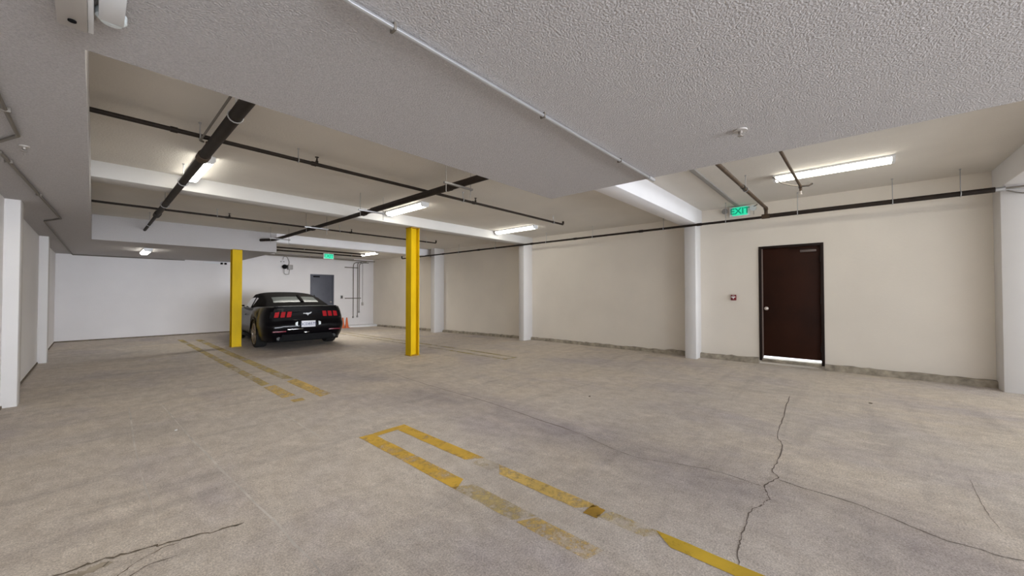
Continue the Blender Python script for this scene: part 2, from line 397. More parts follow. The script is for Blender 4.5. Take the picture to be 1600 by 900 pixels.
for z in (.35, 1.2, 1.95): MB().lathe([(.009, z-.05), (.009, z+.05)], (XR-.018, DY0+fw+.002, 0), 'z', 10).build('hinge', M['frame_brown'], d1)
MB().box(XR-.03, XR+.19, DY0+fw, DY1-fw, .04, DZ0+.008, .004).build('threshold', M['curb'], d1)
struct(MB().box(XR+.2, 14, -3, 5, -.1, .06).build('ground', M['daylight_ground'], smooth=False))

# grey door in the back wall
d2 = thing('door_2', 'slate grey steel door in the far white wall behind the car', 'door', ((GX0+GX1)/2, YB, 0)); d2['kind'] = 'structure'
MB().box(GX0+.05, GX1-.05, YB+.03, YB+.07, -.05, GZ1-.05, .003).build('door_leaf', M['door_grey'], d2)
MB().box(GX0, GX0+.05, YB-.012, YB+.10, -.1, GZ1, .004).box(GX1-.05, GX1, YB-.012, YB+.10, -.1, GZ1, .004).box(GX0+.05, GX1-.05, YB-.012, YB+.10, GZ1-.05, GZ1, .004).build('door_frame', M['door_grey'], d2)
MB().box(GX0+.12, GX0+.36, YB-.02, YB+.03, GZ1-.12, GZ1-.07, .005).build('door_closer', M['black'], d2)
MB().lathe([(0, 0), (.03, 0), (.012, -.01), (.012, -.03), (.028, -.045), (.02, -.07), (0, -.07)], (GX1-.12, YB+.03, 1.0), 'y', 16).build('door_knob', M['steel'], d2)

# ------------------------------------------------------------------ yellow steel columns (wide-flange sections)
def h_column(cx, cy, h, w, lab, rot=False, bolts=False):
    t = thing('steel_column', lab, 'column', (cx, cy, 0), 'yellow steel columns')
    a = w/2; ft = .014; wt = .010
    p = [(-a,-a),(a,-a),(a,-a+ft),(wt/2,-a+ft),(wt/2,a-ft),(a,a-ft),(a,a),(-a,a),(-a,a-ft),(-wt/2,a-ft),(-wt/2,-a+ft),(-a,-a+ft)]
    if rot: p = [(y, x) for x, y in p]
    MB().prism([(cx+x, cy+y) for x, y in p], 'z', .012, h-.012).build('shaft', M['yellow'], t, ang=30)
    MB().box(cx-a-.015, cx+a+.015, cy-a-.015, cy+a+.015, 0, .012, .003).build('base_plate', M['rustyellow'], t)
    MB().box(cx-a-.01, cx+a+.01, cy-a-.01, cy+a+.01, h-.012, h, .003).build('cap_plate', M['rustyellow'], t)
    for sx in (-1, 1):
        MB().lathe([(0, 0), (.012, 0), (.012, .014), (0, .014)], (cx+sx*a*.55, cy-a*.45, .012), 'z', 6).build('bolt', M['rustyellow'], t)
    return t
h_column(2.405, 11.40+.13, SOF, .205, 'yellow steel column beside the parked black car, further from the camera')
h_column(4.63, 7.05, 2.77, .205, 'yellow steel column standing alone in mid floor, nearer of the two', rot=True)
# scuffed flange foot of the nearer column is its own paint; closed box side of the far column
# ------------------------------------------------------------------ painted floor lines
def strip_mesh(name, segs, mat, z=.0022):
    mb = MB()
    for (x0, x1, y0, y1) in segs:
        n = max(1, int((y1-y0)/.4)); vs = []; fs = []
        for i in range(n+1):
            y = y0+(y1-y0)*i/n
            vs += [(x0, y, dip(x0, y)+z), (x1, y, dip(x1, y)+z)]
        for i in range(n): fs.append((2*i, 2*i+1, 2*i+3, 2*i+2))
        mb.add(vs, fs)
    return mb.build(name, mat, smooth=False)
G = 'yellow painted parking bay lines on the floor'
def paint_segs(name, segs, mat, parent, seed=1):
    """patches of floor paint with ragged ends"""
    rnd = random.Random(seed)
    for (x0, x1, y0, y1) in segs:
        mb = MB(); n = max(2, int((y1-y0)/.12)); vs = []
        e0 = rnd.uniform(-.07, .07); e1 = rnd.uniform(-.07, .07)
        if y1-y0 < .2: e0 = e1 = 0
        for i in range(n+1):
            y = y0+(y1-y0)*i/n
            ya = y+(e0 if i == 0 else e1 if i == n else 0); yb_ = y-(e0 if i == 0 else e1 if i == n else 0)
            a = x0+rnd.uniform(-.003, .003); b = x1+rnd.uniform(-.003, .003)
            vs += [(a, ya, dip(a, ya)+.0022), (b, yb_, dip(b, yb_)+.0022)]
        mb.add(vs, [(2*i, 2*i+1, 2*i+3, 2*i+2) for i in range(n)])
        mb.build(name, mat, parent, smooth=False)
a0, a1, b0, b1 = 1.655, 1.785, 2.0, 2.125
t = thing('parking_line', 'worn yellow hairpin parking line nearest the camera', 'floor marking', (1.89, 2, 0), G)
paint_segs('solid_paint', [(a0, a1, 2.03, 3.38), (b0, b1, 2.25, 3.29), (a1, b1, 3.295, 3.38)], M['line'], t, 3)
paint_segs('solid_paint', [(b0+.03, b1, -1.2, .76)], M['line_hi'], t, 4)
paint_segs('worn_paint', [(a0, a1-.01, .97, 1.42), (b0+.01, b1, 1.22, 1.98)], M['line_mid'], t, 5)
paint_segs('faint_paint', [(a0, a1, 1.44, 2.0), (b0, b1, 2.0, 2.22), (b0+.02, b1, .80, 1.11)], M['line_ghost'], t, 6)
paint_segs('stained_paint', [(b0, b1-.01, 1.12, 1.21)], M['rustyellow'], t, 7)
t = thing('parking_line', 'faded yellow double parking line running past the column beside the black car', 'floor marking', (1.89, 9, 0), G)
paint_segs('faint_paint', [(a0-.02, a1-.03, 6.35, 14.5), (b0-.02, b1, 6.55, 14.1)], M['line_far'], t, 8)
paint_segs('worn_paint', [(a0-.03, a1, 5.40, 6.22), (b0-.03, b1+.01, 5.13, 6.42), (a0, a1+.01, 5.08, 5.22)], M['line_mid'], t, 9)
t = thing('parking_line', 'faintest yellow double parking line, right of the lone yellow column', 'floor marking', (5.76, 9, 0), G)
paint_segs('faint_paint', [(5.56, 5.66, 5.15, 14.6), (5.87, 5.97, 5.15, 13.5), (5.66, 5.87, 5.15, 5.24)], M['line_faint'], t, 10)

# ------------------------------------------------------------------ fluorescent fittings
def fitting(x, y0, y1, zc, lab, mat='tube', w=.15, endcap=True):
    t = thing('ceiling_light', lab, 'light fixture', (x, (y0+y1)/2, zc), 'fluorescent strip lights')
    MB().box(x-w/2-.006, x+w/2+.006, y0, y1, zc-.028, zc, .004).build('housing', M['whitemetal'], t)
    prof = [(-w/2, zc-.026), (-w/2, zc-.055), (-w/2+.025, zc-.082), (w/2-.025, zc-.082), (w/2, zc-.055), (w/2, zc-.026)]
    MB().prism([(x+a, b) for a, b in prof], 'y', y0+.03, y1-.03).build('diffuser', M[mat], t)
    pr2 = [(-w/2-.004, zc-.024), (-w/2-.004, zc-.058), (-w/2+.022, zc-.086), (w/2-.022, zc-.086), (w/2+.004, zc-.058), (w/2+.004, zc-.024)]
    for a in (y0, y1-.03): MB().prism([(x+p, q) for p, q in pr2], 'y', a, a+.03).build('end_cap', M['whitemetal'], t)
    return t
fitting(.88, 5.62, 6.78, CL, 'lit strip light behind the thick dark pipe on the left')
fitting(3.92, 5.58, 6.80, CL, 'lit strip light left of the nearer yellow column top, beside the long pipe')
fitting(7.0, 5.50, 6.80, CL, 'lit strip light near the cream wall, beyond the end of the sprinkler pipe')
fitting(6.75, -.47, .80, CR, 'long lit strip light in the bay above the brown door', 'tube_dim')
fitting(.88, 12.70, 13.9, SOF, 'small distant lit strip light on the low ceiling at the back left')
fitting(6.90, 12.75, 13.9, CA, 'small distant lit strip light above the conduits on the far wall')

# ------------------------------------------------------------------ pipework
def rod(mb, x, y, z0, z1, r=.005): return mb.tube([(x, y, z0), (x, y, z1)], r, 6)
def hanger(t, x, y, z, zc, r, axis):
    mb = MB(); rod(mb, x, y, z+r*.9, zc)
    ring = [(x if axis == 'x' else x+(r+.006)*math.cos(a), y if axis == 'y' else y+(r+.006)*math.cos(a), z+(r+.006)*math.sin(a)) for a in [2*PI*k/14 for k in range(15)]]
    if axis == 'x': ring = [(x, y+(r+.006)*math.cos(2*PI*k/14), z+(r+.006)*math.sin(2*PI*k/14)) for k in range(15)]
    mb.tube(ring, .006, 6); mb.lathe([(.012, zc-.012), (.012, zc)], (x, y, 0), 'z', 8)
    return mb.build('pipe_hanger', M['galv'], t)
def upright(t, x, y, z, r):
    mb = MB().lathe([(.0, z), (.016, z), (.016, z+r+.02), (.010, z+r+.025), (.009, z+r+.05), (.004, z+r+.055), (0, z+r+.055)], (x, y, 0), 'z', 10)
    o = mb.build('sprinkler_head', M['pipe'], t)
    MB().lathe([(0, z+r+.062), (.02, z+r+.060), (.022, z+r+.066), (0, z+r+.069)], (x, y, 0), 'z', 12).build('deflector', M['pipe'], o)
def coupling(t, a, b, r, m='pipe'): MB().tube([a, b], r, 14).build('pipe_coupling', M[m], t)

GP = 'dark sprinkler pipes under the ceiling'
zc = 2.84; y1 = 4.59
t = thing('sprinkler_pipe', 'long thin dark pipe crossing the nearer ceiling bay from left to right', 'pipe', (3.3, y1, zc), GP)
MB().tube([(-.045, y1, zc), (6.78, y1, zc), (6.80, y1, zc+.02), (6.80, y1, zc+.07)], .021).build('pipe', M['pipe'], t)
for x in (.66, 1.52, 3.945, 6.43): hanger(t, x, y1, zc, CL, .021, 'x')
for x in (1.719, 4.221): upright(t, x, y1, zc, .021)
for x in (1.66, 4.15, .45): coupling(t, (x, y1, zc), (x+.05, y1, zc), .026)
zc = 2.83; y2 = 9.02
t = thing('sprinkler_pipe', 'thin dark pipe crossing the farther ceiling bay behind both white beams', 'pipe', (3.3, y2, zc), GP)
MB().tube([(-.045, y2, zc), (6.70, y2, zc), (6.72, y2, zc+.02), (6.72, y2, zc+.08)], .019).build('pipe', M['pipe'], t)
for x in (1.569, 3.904, 6.37): hanger(t, x, y2, zc, CL, .019, 'x')
for x in (1.762, 4.192): upright(t, x, y2, zc, .019)
for x in (1.70, 4.14): coupling(t, (x, y2, zc), (x+.05, y2, zc), .024)
# big pipe along the bays, left
zc = 2.74; x3 = .735
t = thing('main_pipe', 'thick dark pipe running away from the camera on the left, crossing both thin pipes', 'pipe', (x3, 7, zc), GP)
MB().tube([(x3, 2.605, zc), (x3, 4.95, zc)], .047, 18).build('pipe', M['pipe'], t)
MB().tube([(x3, 4.95, zc), (x3, 9.1, zc)], .040, 18).build('pipe', M['pipe'], t)
MB().tube([(x3, 9.1, zc), (x3, 11.5, zc)], .026, 14).build('pipe', M['pipe'], t)
coupling(t, (x3, 4.83, zc), (x3, 4.98, zc), .055, 'rust'); coupling(t, (x3, 8.95, zc), (x3, 9.2, zc), .050)
MB().tube([(x3, 9.05, zc), (x3, 9.05, 2.80)], .026).build('pipe_coupling', M['pipe'], t)
MB().tube([(x3, 4.62, zc), (x3, 4.62, 2.81)], .028).build('pipe_coupling', M['rust'], t)
MB().tube([(x3-.085, 2.605, zc+.03), (x3-.085, 4.50, zc+.03), (x3-.05, 4.58, zc+.05)], .009, 8).build('thin_conduit', M['conduit_dk'], t)
for y in (3.6, 6.2, 8.0, 10.4): hanger(t, x3, y, zc, CL, .045, 'y')
# big pipe along the bays, middle, carried on trapeze struts
zc = 2.75; x4 = 3.14
t = thing('main_pipe', 'dark pipe on trapeze struts running away between the two yellow columns', 'pipe', (x4, 7, zc), GP)
MB().tube([(x4, 2.605, zc), (x4, 6.0, zc)], .045, 18).build('pipe', M['pipe'], t)
MB().tube([(x4, 6.0, zc), (x4-.0, 10.9, zc), (x4-.03, 11.15, zc), (x4-.16, 11.36, zc), (x4-.22, 11.50, zc)], .036, 16).build('pipe', M['pipe'], t)
for y in (3.95, 6.3, 8.6): coupling(t, (x4, y-.06, zc), (x4, y+.02, zc), .052)
for y, ml in ((3.64, 'strut'), (5.85, 'galv'), (8.15, 'galv'), (10.45, 'strut')):
    s = thing('trapeze_hanger', {3.64: 'nearest trapeze strut hanging under the dark pipe by the soffit edge', 5.85: 'second trapeze strut under the pipe, at the nearer white beam', 8.15: 'third trapeze strut under the pipe, beyond the nearer white beam', 10.45: 'farthest trapeze strut under the pipe, by the far beam'}[y], 'pipe support', (3.05, y, 2.68), 'trapeze pipe supports')
    MB().box(2.83, 3.29, y-.016, y+.016, 2.680, 2.703, .002).build('strut', M[ml], s)
    for x in (2.86, 3.26):
        m_ = rod(MB(), x, y, 2.58, CL, .0045); m_.lathe([(.011, 2.668), (.011, 2.679)], (x, y, 0), 'z', 6); m_.build('threaded_rod', M['strut'], s)
# pipe along the right wall
xw, zw = 8.085, 2.72
t = thing('wall_pipe', 'long dark pipe running along the top of the cream right wall', 'pipe', (xw, 5, zw), GP)
MB().tube([(xw, -1.50, zw+.01), (xw, 1.08, zw+.01)], .036, 16).build('pipe', M['pipe'], t)
MB().tube([(xw, 1.08, zw), (xw, 13.0, zw), (xw, 13.06, zw+.02), (xw, 13.06, zw+.10)], .023, 14).build('pipe', M['pipe'], t)
MB().tube([(xw, -1.50, zw+.01), (xw, -1.585, zw+.01)], .030, 16).build('pipe_end', M['galv'], t)
coupling(t, (xw, 1.02, zw+.01), (xw, 1.14, zw+.01), .042, 'rust')
for y in (-.53, .62, -1.2): hanger(t, xw, y, zw+.01, CR, .036, 'y')
for y in (1.72, 2.9, 4.6, 6.0, 7.9, 9.6, 11.9): hanger(t, xw, y, zw, (CR if y < 2.2 else CL), .023, 'y')
for y in (2.15, 3.35, 5.05, 6.45, 8.6, 10.4): coupling(t, (xw, y, zw), (xw, y+.09, zw), .029)
# branch dropping from the soffit to the wall pipe
t = thing('branch_pipe', 'brown pipe running from the soffit down to the elbow left of the brown door', 'pipe', (5.8, 1.1, 2.85), GP)
MB().tube([(3.60, 1.155, 2.87), (7.93, 1.07, 2.87), (8.03, 1.07, 2.865), (xw, 1.075, 2.84), (xw, 1.075, 2.765)], .026, 14).build('pipe', M['rust'], t)
coupling(t, (8.00, 1.07, 2.867), (8.07, 1.073, 2.852), .034, 'rust'); coupling(t, (6.2, 1.103, 2.87), (6.28, 1.102, 2.87), .031, 'pipe')
hanger(t, 6.4, 1.10, 2.87, CR, .026, 'x')
t = thing('branch_pipe', 'short dark branch pipe with sprinkler crossing in front of the long strip light', 'pipe', (5.2, .52, 2.9), GP)
MB().tube([(3.60, .56, 2.90), (6.86, .49, 2.90), (6.90, .49, 2.885), (6.905, .49, 2.84)], .017, 12).build('pipe', M['rust'], t)
sh = MB().lathe([(0, 2.845), (.014, 2.845), (.012, 2.80), (.02, 2.79), (.02, 2.785), (0, 2.785)], (6.905, .49, 0), 'z', 12).build('sprinkler_head', M['steel'], t)
MB().tube([(6.86, .49, 2.90), (6.90, .40, 2.90), (6.94, .36, 2.93)], .013, 8).tube([(6.86, .49, 2.90), (6.97, .50, 2.905)], .022, 8).build('pipe_coupling', M['pipe'], t)
MB().tube([(6.66, .80, 3.05), (6.70, .70, 2.95), (6.78, .58, 2.91), (6.86, .50, 2.905)], .008, 8).build('flexible_cable', M['conduit_dk'], t)
# pale lines crossing the near right pilaster
t = thing('cable_bundle', 'thin grey cables and pipe crossing the pilaster at the far right', 'cable', (8.1, -1.7, 2.72))
MB().tube([(8.085, -1.585, 2.735), (8.09, -2.6, 2.745)], .012, 8).build('cable', M['conduit_dk'], t)
MB().tube([(8.10, -1.585, 2.72), (8.11, -1.8, 2.70), (8.11, -2.6, 2.70)], .010, 8).build('cable', M['conduit'], t)
MB().tube([(8.12, -1.60, 2.71), (8.13, -1.68, 2.675), (8.14, -1.74, 2.655), (8.14, -2.6, 2.63)], .008, 8).build('cable', M['conduit_dk'], t)

# silver conduit on the soffit
t = thing('soffit_conduit', 'silver conduit running across the rough soffit overhead', 'conduit', (2, 1.39, 2.42), 'surface conduits')
zc = 2.437
MB().tube([(.585, 1.0, zc), (.585, 1.35, zc), (.60, 1.385, zc), (.64, 1.392, zc), (3.56, 1.392, zc)], .0115, 10).build('conduit', M['conduit'], t)
MB().tube([(3.50, 1.392, zc), (3.625, 1.392, zc)], .017, 10).build('coupling', M['galv'], t)
for x in (.82, 1.85, 2.9):
    MB().box(x-.006, x+.006, 1.378, 1.415, 2.422, SOF, .002).tube([(x, 1.412, 2.44), (x, 1.412, 2.43)], .004, 8).build('strap', M['conduit_dk'], t)
# thin conduit along the left soffit
t = thing('soffit_conduit', 'thin dark conduit zigzagging along the left soffit to the back wall', 'conduit', (-.4, 9, 2.43), 'surface conduits')
zc = 2.438
MB().tube([(-.37, 2.9, zc), (-.365, 4.31, zc), (-.47, 4.57, zc), (-.62, 4.60, zc)], .011, 8).build('conduit', M['conduit_dk'], t)
MB().tube([(-.62, 4.86, zc), (-.499, 4.903, zc), (-.333, 8.58, zc), (-.507, 9.065, zc), (-.411, 15.9, zc), (-.40, 16.14, zc), (1.98, 16.15, zc)], .013, 8).build('conduit', M['conduit_dk'], t)
for x, y in ((-.366, 3.75), (-.486, 5.2), (-.42, 6.7)):
    MB().box(x-.022, x+.022, y-.008, y+.008, 2.424, SOF, .002).build('strap', M['conduit_dk'], t)

# conduits in the alcove and on the far wall
GC = 'conduits on the far wall'
t = thing('alcove_pipe', 'upper dark pipe under the alcove ceiling above the car', 'pipe', (5, 13.3, 2.78), GC)
MB().tube([(3.3, 13.3, 2.80), (6.7, 13.3, 2.80)], .026, 10).build('pipe', M['pipe'], t); hanger(t, 4.6, 13.3, 2.80, CA, .026, 'x')
t = thing('alcove_pipe', 'lower dark pipe under the alcove ceiling, left of the green exit sign', 'pipe', (5, 14.2, 2.78), GC)
MB().tube([(3.3, 14.2, 2.80), (7.0, 14.2, 2.80)], .026, 10).build('pipe', M['pipe'], t); hanger(t, 6.6, 14.2, 2.80, CA, .026, 'x')
t = thing('alcove_pipe', 'grey conduit along the top of the far wall above the slate door', 'conduit', (5, 16.0, 2.78), GC)
MB().tube([(3.3, 15.6, 2.76), (8.3, 15.6, 2.76)], .022, 10).tube([(4.5, 15.9, 2.83), (7.5, 15.9, 2.83)], .014, 8).build('pipe', M['conduit_dk'], t); hanger(t, 5.6, 15.6, 2.76, CA, .022, 'x')
yw = YB-.035
rk = thing('conduit_rack', 'group of vertical grey conduits strapped to the far wall right of the slate door', 'conduit', (7.75, YB, 0), GC)
for x, z0, zt, bx in ((7.60, .33, 2.62, 7.72), (7.79, .35, 2.66, 7.95), (7.865, .55, 2.62, 8.05)):
    MB().tube([(x, yw, z0), (x, yw, zt-.04), (x+.03, yw, zt+.05), (bx, yw, zt+.1), (bx+.25, yw, zt+.11)], .016, 8).build('conduit', M['conduit_dk'], rk)
    MB().box(x-.028, x+.028, yw-.02, YB, z0-.05, z0+.03, .003).build('conduit_box', M['strut'], rk)
MB().tube([(8.03, yw+.015, .95), (8.03, yw+.015, 2.7)], .007, 8).build('conduit', M['conduit_dk'], rk)
MB().box(7.99, 8.07, YB-.05, YB, .82, .96, .005).build('conduit_box', M['beige'], rk)
for x0, x1, z in ((7.24, 7.96, 1.147), (7.23, 7.83, 2.49)):
    MB().box(x0, x1, YB-.02, YB, z-.02, z+.02, .002).build('strut', M['conduit_dk'], rk)
sw = thing('wall_switch', 'small dark switch box on the far wall right of the slate door', 'switch', (7.10, YB, 1.2))
MB().box(7.05, 7.15, YB-.03, YB, 1.13, 1.27, .005).build('box', M['strut'], sw); MB().box(7.075, 7.125, YB-.036, YB-.028, 1.16, 1.24, .002).build('cover', M['black'], sw)

# camera-like floodlight with its cable loop on the far wall
fl = thing('wall_floodlight', 'small grey and black floodlight with looping cable on the far wall above the car', 'lamp', (5.0, YB, 2.3))
MB().box(4.98, 5.14, YB-.20, YB-.02, 2.28, 2.46, .01).build('gear_box', M['strut'], fl)
MB().lathe([(0, 0), (.05, 0), (.085, .05), (.085, .12), (.04, .14), (0, .14)], (4.88, YB-.2, 2.38), 'y', 18).build('lamp_head', M['black'], fl)
MB().tube([(4.86, YB-.12, 2.34), (4.86, YB-.12, 2.12), (4.92, YB-.12, 2.09), (5.02, YB-.12, 2.10), (5.05, YB-.12, 2.30)], .009, 8).build('bracket', M['conduit_dk'], fl)
MB().tube([(5.03, YB-.08, 2.46), (5.05, YB-.08, 2.58), (4.98, YB-.08, 2.74), (4.90, YB-.08, 2.79), (4.84, YB-.08, 2.74), (4.83, YB-.08, 2.66)], .008, 8).build('cable', M['conduit_dk'], fl)
for x in (4.76, 4.86): MB().box(x, x+.04, YB-.02, YB, 2.56, 2.60, .003).build('clip', M['strut'], fl)
br = thing('ceiling_bracket', 'small white bar with dark clamps atop the back wall, left of the column', 'bracket', (2.7, YB, 2.35))
MB().box(2.45, 2.88, YB-.05, YB, 2.385, 2.415, .003).build('bar', M['whitemetal'], br)
for x in (2.92, 3.03): MB().box(x, x+.06, YB-.06, YB, 2.36, 2.42, .004).build('clamp', M['black'], br)

# ------------------------------------------------------------------ exit signs
RX = Matrix(((0, 0, -1, 0), (-1, 0, 0, 0), (0, 1, 0, 0), (0, 0, 0, 1)))   # text facing -X, reading toward -Y
RY = Matrix(((1, 0, 0, 0), (0, 0, -1, 0), (0, 1, 0, 0), (0, 0, 0, 1)))   # text facing -Y, reading toward +X
ex = thing('exit_sign', 'green lit EXIT sign with two lamp heads above the alarm, on the cream wall', 'sign', (XR, 1.56, 2.87), 'exit signs')
MB().box(XR-.05, XR, 1.395, 1.745, 2.862, 3.062, .006).build('housing', M['whitemetal'], ex)
MB().box(XR-.056, XR-.049, 1.432, 1.690, 2.880, 3.045, .002).build('sign_face', M['green'], ex)
text_mesh('letters', 'EXIT', .165, M['green_dk'], ex, Matrix.Translation((XR-.058, 1.561, 2.962)) @ RX, .002, .003)
for y, a in ((1.82, 0), (1.335, 1)):
    l = MB().lathe([(0, 0), (.03, 0), (.055, -.04), (.056, -.055), (0, -.060)], (XR-.03, y, 2.99), 'x', 18).build('lamp_head', M['glassy'] if a else M['strut'], ex)
    MB().tube([(XR-.01, y, 2.94), (XR-.01, y, 2.87)], .008, 8).build('lamp_arm', M['beige'], ex)
MB().tube([(XR-.07, 1.38, 2.985), (XR-.09, 1.26, 3.045)], .010, 8).build('lamp_arm', M['conduit_dk'], ex)
ex2 = thing('exit_sign', 'small distant green lit EXIT sign hanging above the car', 'sign', (5.67, 14.0, 2.6), 'exit signs')
MB().box(5.50, 5.85, 14.0, 14.05, 2.605, 2.795, .005).build('housing', M['whitemetal'], ex2)
MB().box(5.515, 5.835, 13.993, 14.001, 2.618, 2.782, .002).build('sign_face', M['green'], ex2)
text_mesh('letters', 'EXIT', .16, M['green_dk'], ex2, Matrix.Translation((5.675, 13.991, 2.70)) @ RY, .002, .002)
MB().tube([(5.675, 14.02, 2.79), (5.675, 14.02, CA)], .01, 8).build('stem', M['whitemetal'], ex2)

# fire alarm call point
fa = thing('fire_alarm', 'small red fire alarm pull station with white T handle left of the brown door', 'alarm', (XR, 1.69, 1.25))
MB().box(XR-.045, XR, 1.645, 1.735, 1.20, 1.312, .006).build('housing', M['red'], fa)
hd = MB().prism([(1.655, 1.278), (1.725, 1.278), (1.725, 1.258), (1.702, 1.252), (1.692, 1.225), (1.688, 1.225), (1.678, 1.252), (1.655, 1.258)], 'x', XR-.056, XR-.044)
hd.build('handle', M['white'], fa)
text_mesh('letters', 'FIRE', .022, M['white'], fa, Matrix.Translation((XR-.0465, 1.69, 1.297)) @ RX, .001)

# ceiling sprinkler heads in escutcheons, emergency unit overhead
def pendent(x, y, lab, r=.044):
    t = thing('ceiling_sprinkler', lab, 'sprinkler', (x, y, SOF-.05), 'recessed sprinkler heads in the soffit')
    MB().lathe([(0, SOF), (r, SOF), (r*.95, SOF-.008), (r*.5, SOF-.010), (0, SOF-.010)], (x, y, 0), 'z', 20).build('escutcheon', M['beige'], t)
    MB().lathe([(0, SOF-.008), (.013, SOF-.010), (.012, SOF-.026), (.008, SOF-.030), (0, SOF-.030)], (x, y, 0), 'z', 12).tube([(x-.012, y, SOF-.028), (x-.014, y, SOF-.034), (x, y, SOF-.040)], .003, 6).tube([(x+.012, y, SOF-.028), (x+.014, y, SOF-.034), (x, y, SOF-.040)], .003, 6).build('sprinkler_head', M['dullsteel'], t)
    MB().lathe([(0, SOF-.040), (.017, SOF-.040), (.016, SOF-.043), (0, SOF-.043)], (x, y, 0), 'z', 14).build('deflector', M['dullsteel'], t)
pendent(2.95, .535, 'sprinkler head in the rough soffit left of the right-hand strip light')
pendent(-.363, 4.64, 'sprinkler head in the left soffit beside the thin conduit', .028)
em = thing('emergency_light', 'grey-beige ceiling unit with white lamp head at the top left corner', 'emergency light', (0, 2.2, 2.40))
MB().box(-.108, -.028, 1.85, 2.30, 2.395, SOF, .004).build('housing', M['beige'], em)
MB().box(-.028, -.012, 1.85, 2.305, 2.400, SOF, .003).build('side_cover', M['whitemetal'], em)
MB().lathe([(0, 2.390), (.012, 2.390), (.012, 2.396), (0, 2.396)], (-.068, 2.235, 0), 'z', 14).build('indicator', M['black'], em)
MB().box(.000, .070, 1.9, 2.17, 2.405, SOF, .006).build('lamp_head', M['whitemetal'], em)
MB().lathe([(0, 0), (.03, .004), (.045, .02), (.045, .045), (.0, .045)], (.035, 2.175, 2.405), 'z', 20).build('lens', M['glassy'], em)

# ------------------------------------------------------------------ traffic cones
def cone(x, y, lab):
    z = dip(x, y); t = thing('traffic_cone', lab, 'cone', (x, y, z), 'orange traffic cones by the far wall')
    MB().lathe([(.075, z+.02), (.068, z+.05), (.028, z+.40), (.02, z+.43), (.012, z+.43)], (x, y, 0), 'z', 20).build('cone_body', M['orange'], t)
    MB().box(x-.088, x+.088, y-.088, y+.088, z, z+.025, .008).build('base', M['orange'], t)
cone(6.84, 15.45, 'orange traffic cone nearer the black car, left of the pair')
cone(7.05, 15.55, 'orange traffic cone against the white plinth, right of the pair')

# small litter on the floor
for (x, y, s, lab) in ((.55, 4.9, .014, 'tiny pale chip lying on the left floor'), (4.3, 2.5, .02, 'small dark leaf on the floor before the second pilaster'), (6.3, -.2, .025, 'small dark scrap on the floor in front of the cream wall')):
    pts = [(x+math.cos(a)*s*random.uniform(.6, 1.3), y+math.sin(a)*s*random.uniform(.5, 1.1)) for a in [2*PI*k/9 for k in range(9)]]
    tag(MB().prism(pts, 'z', .0015, .006).build('floor_debris', M['white'] if 'pale' in lab else M['grime'], smooth=False), lab, 'debris')

# ------------------------------------------------------------------ the car
CX, CY, CT = 3.70, 12.30, -.066
car = thing('car', 'glossy black convertible with black soft top parked facing the back wall', 'car', (CX, CY, 0))
car.rotation_euler = (0, 0, CT)
ORG[car.name] = (0, 0, 0)          # parts are modelled in the car's own axes (+y forward)
def interp(tab, x):
    if x <= tab[0][0]: return tab[0][1]
    for (a, b), (c, d) in zip(tab[:-1], tab[1:]):
        if x <= c: t = (x-a)/(c-a); t = t*t*(3-2*t)*.5+t*.5; return b+(d-b)*t
    return tab[-1][1]
RW, FW, RA, WZ = -1.33, 1.39, .375, .342
Wt = [(0, .86), (.2, .915), (.45, .945), (.7, .935), (.88, .905), (1, .865)]
YRt = [(0, -2.27), (.12, -2.33), (.35, -2.40), (.48, -2.40), (.56, -2.33), (.8, -2.29), (1, -2.27)]
YFt = [(0, 2.25), (.3, 2.36), (.6, 2.36), (1, 2.22)]
ZS = [(-2.3, 1.005), (-1.9, 1.01), (-1.2, .995), (-.5, .955), (.6, .945), (1.2, .925), (1.8, .84), (2.15, .76), (2.3, .70)]
ZB = lambda y: max(.20, max((WZ+math.sqrt(max(0, RA*RA-(y-w)**2)) if abs(y-w) < RA else 0) for w in (RW, FW)))
def outline(t):
    W, yr, yf = interp(Wt, t), interp(YRt, t), interp(YFt, t)
    rx, ry = .24, .42; fx, fy = .38, .55; pts = []
    NS, NC, NF = 96, 10, 8
    rb = .045   # bow of the tail
    for k in range(NF):                       # rear face centre -> corner
        x = (W-rx)*k/NF; pts.append((x, yr+rb*(x/W)**2))
    for k in range(NC):
        a = PI/2*k/NC; x = W-rx+rx*math.sin(a); y = yr+rb*((W-rx)/W)**2+ry*(1-math.cos(a)); pts.append((x, y))
    y0 = yr+rb*((W-rx)/W)**2+ry; y1_ = yf-fy
    for k in range(NS): pts.append((W, y0+(y1_-y0)*k/NS))
    for k in range(NC):
        a = PI/2*k/NC; pts.append((W-fx+fx*math.cos(a), yf-fy+fy*math.sin(a)))
    for k in range(NF+1):
        x = (W-fx)*(1-k/NF); pts.append((x, yf+.02*(1-(x/W)**2)))
    out = []
    for x, y in pts:
        fl_ = .022*math.exp(-((y-RW)/.42)**2)+.018*math.exp(-((y-FW)/.4)**2)
        wst = -.012*math.exp(-((y-.1)/.5)**2)
        k = min(1, x/W)**6
        out.append((x+(fl_*(1 if t < .75 else .6)+wst)*k, y))
    return out
levels = [0, .06, .12, .2, .28, .36, .44, .5, .56, .62, .7, .78, .86, .92, .96, 1.]
rings = []
for t in levels:
    o = outline(t); rings.append([(x, y, ZB(y)+t*(interp(ZS, y)-ZB(y))) if abs(x) > .6 else (x, y, .24+t*(interp(ZS, y)-.24)) for x, y in o])
last = outline(1.)
for k in (.975, .93, .8, .6, .35, 0.):
    cr = lambda y: .022 if y < 0 else .045
    rings.append([(x*k, y*(1-.02*(1-k)), interp(ZS, y)+cr(y)*(1-k*k)+.006) for x, y in last])
n = len(rings[0]); vs = []; fs = []
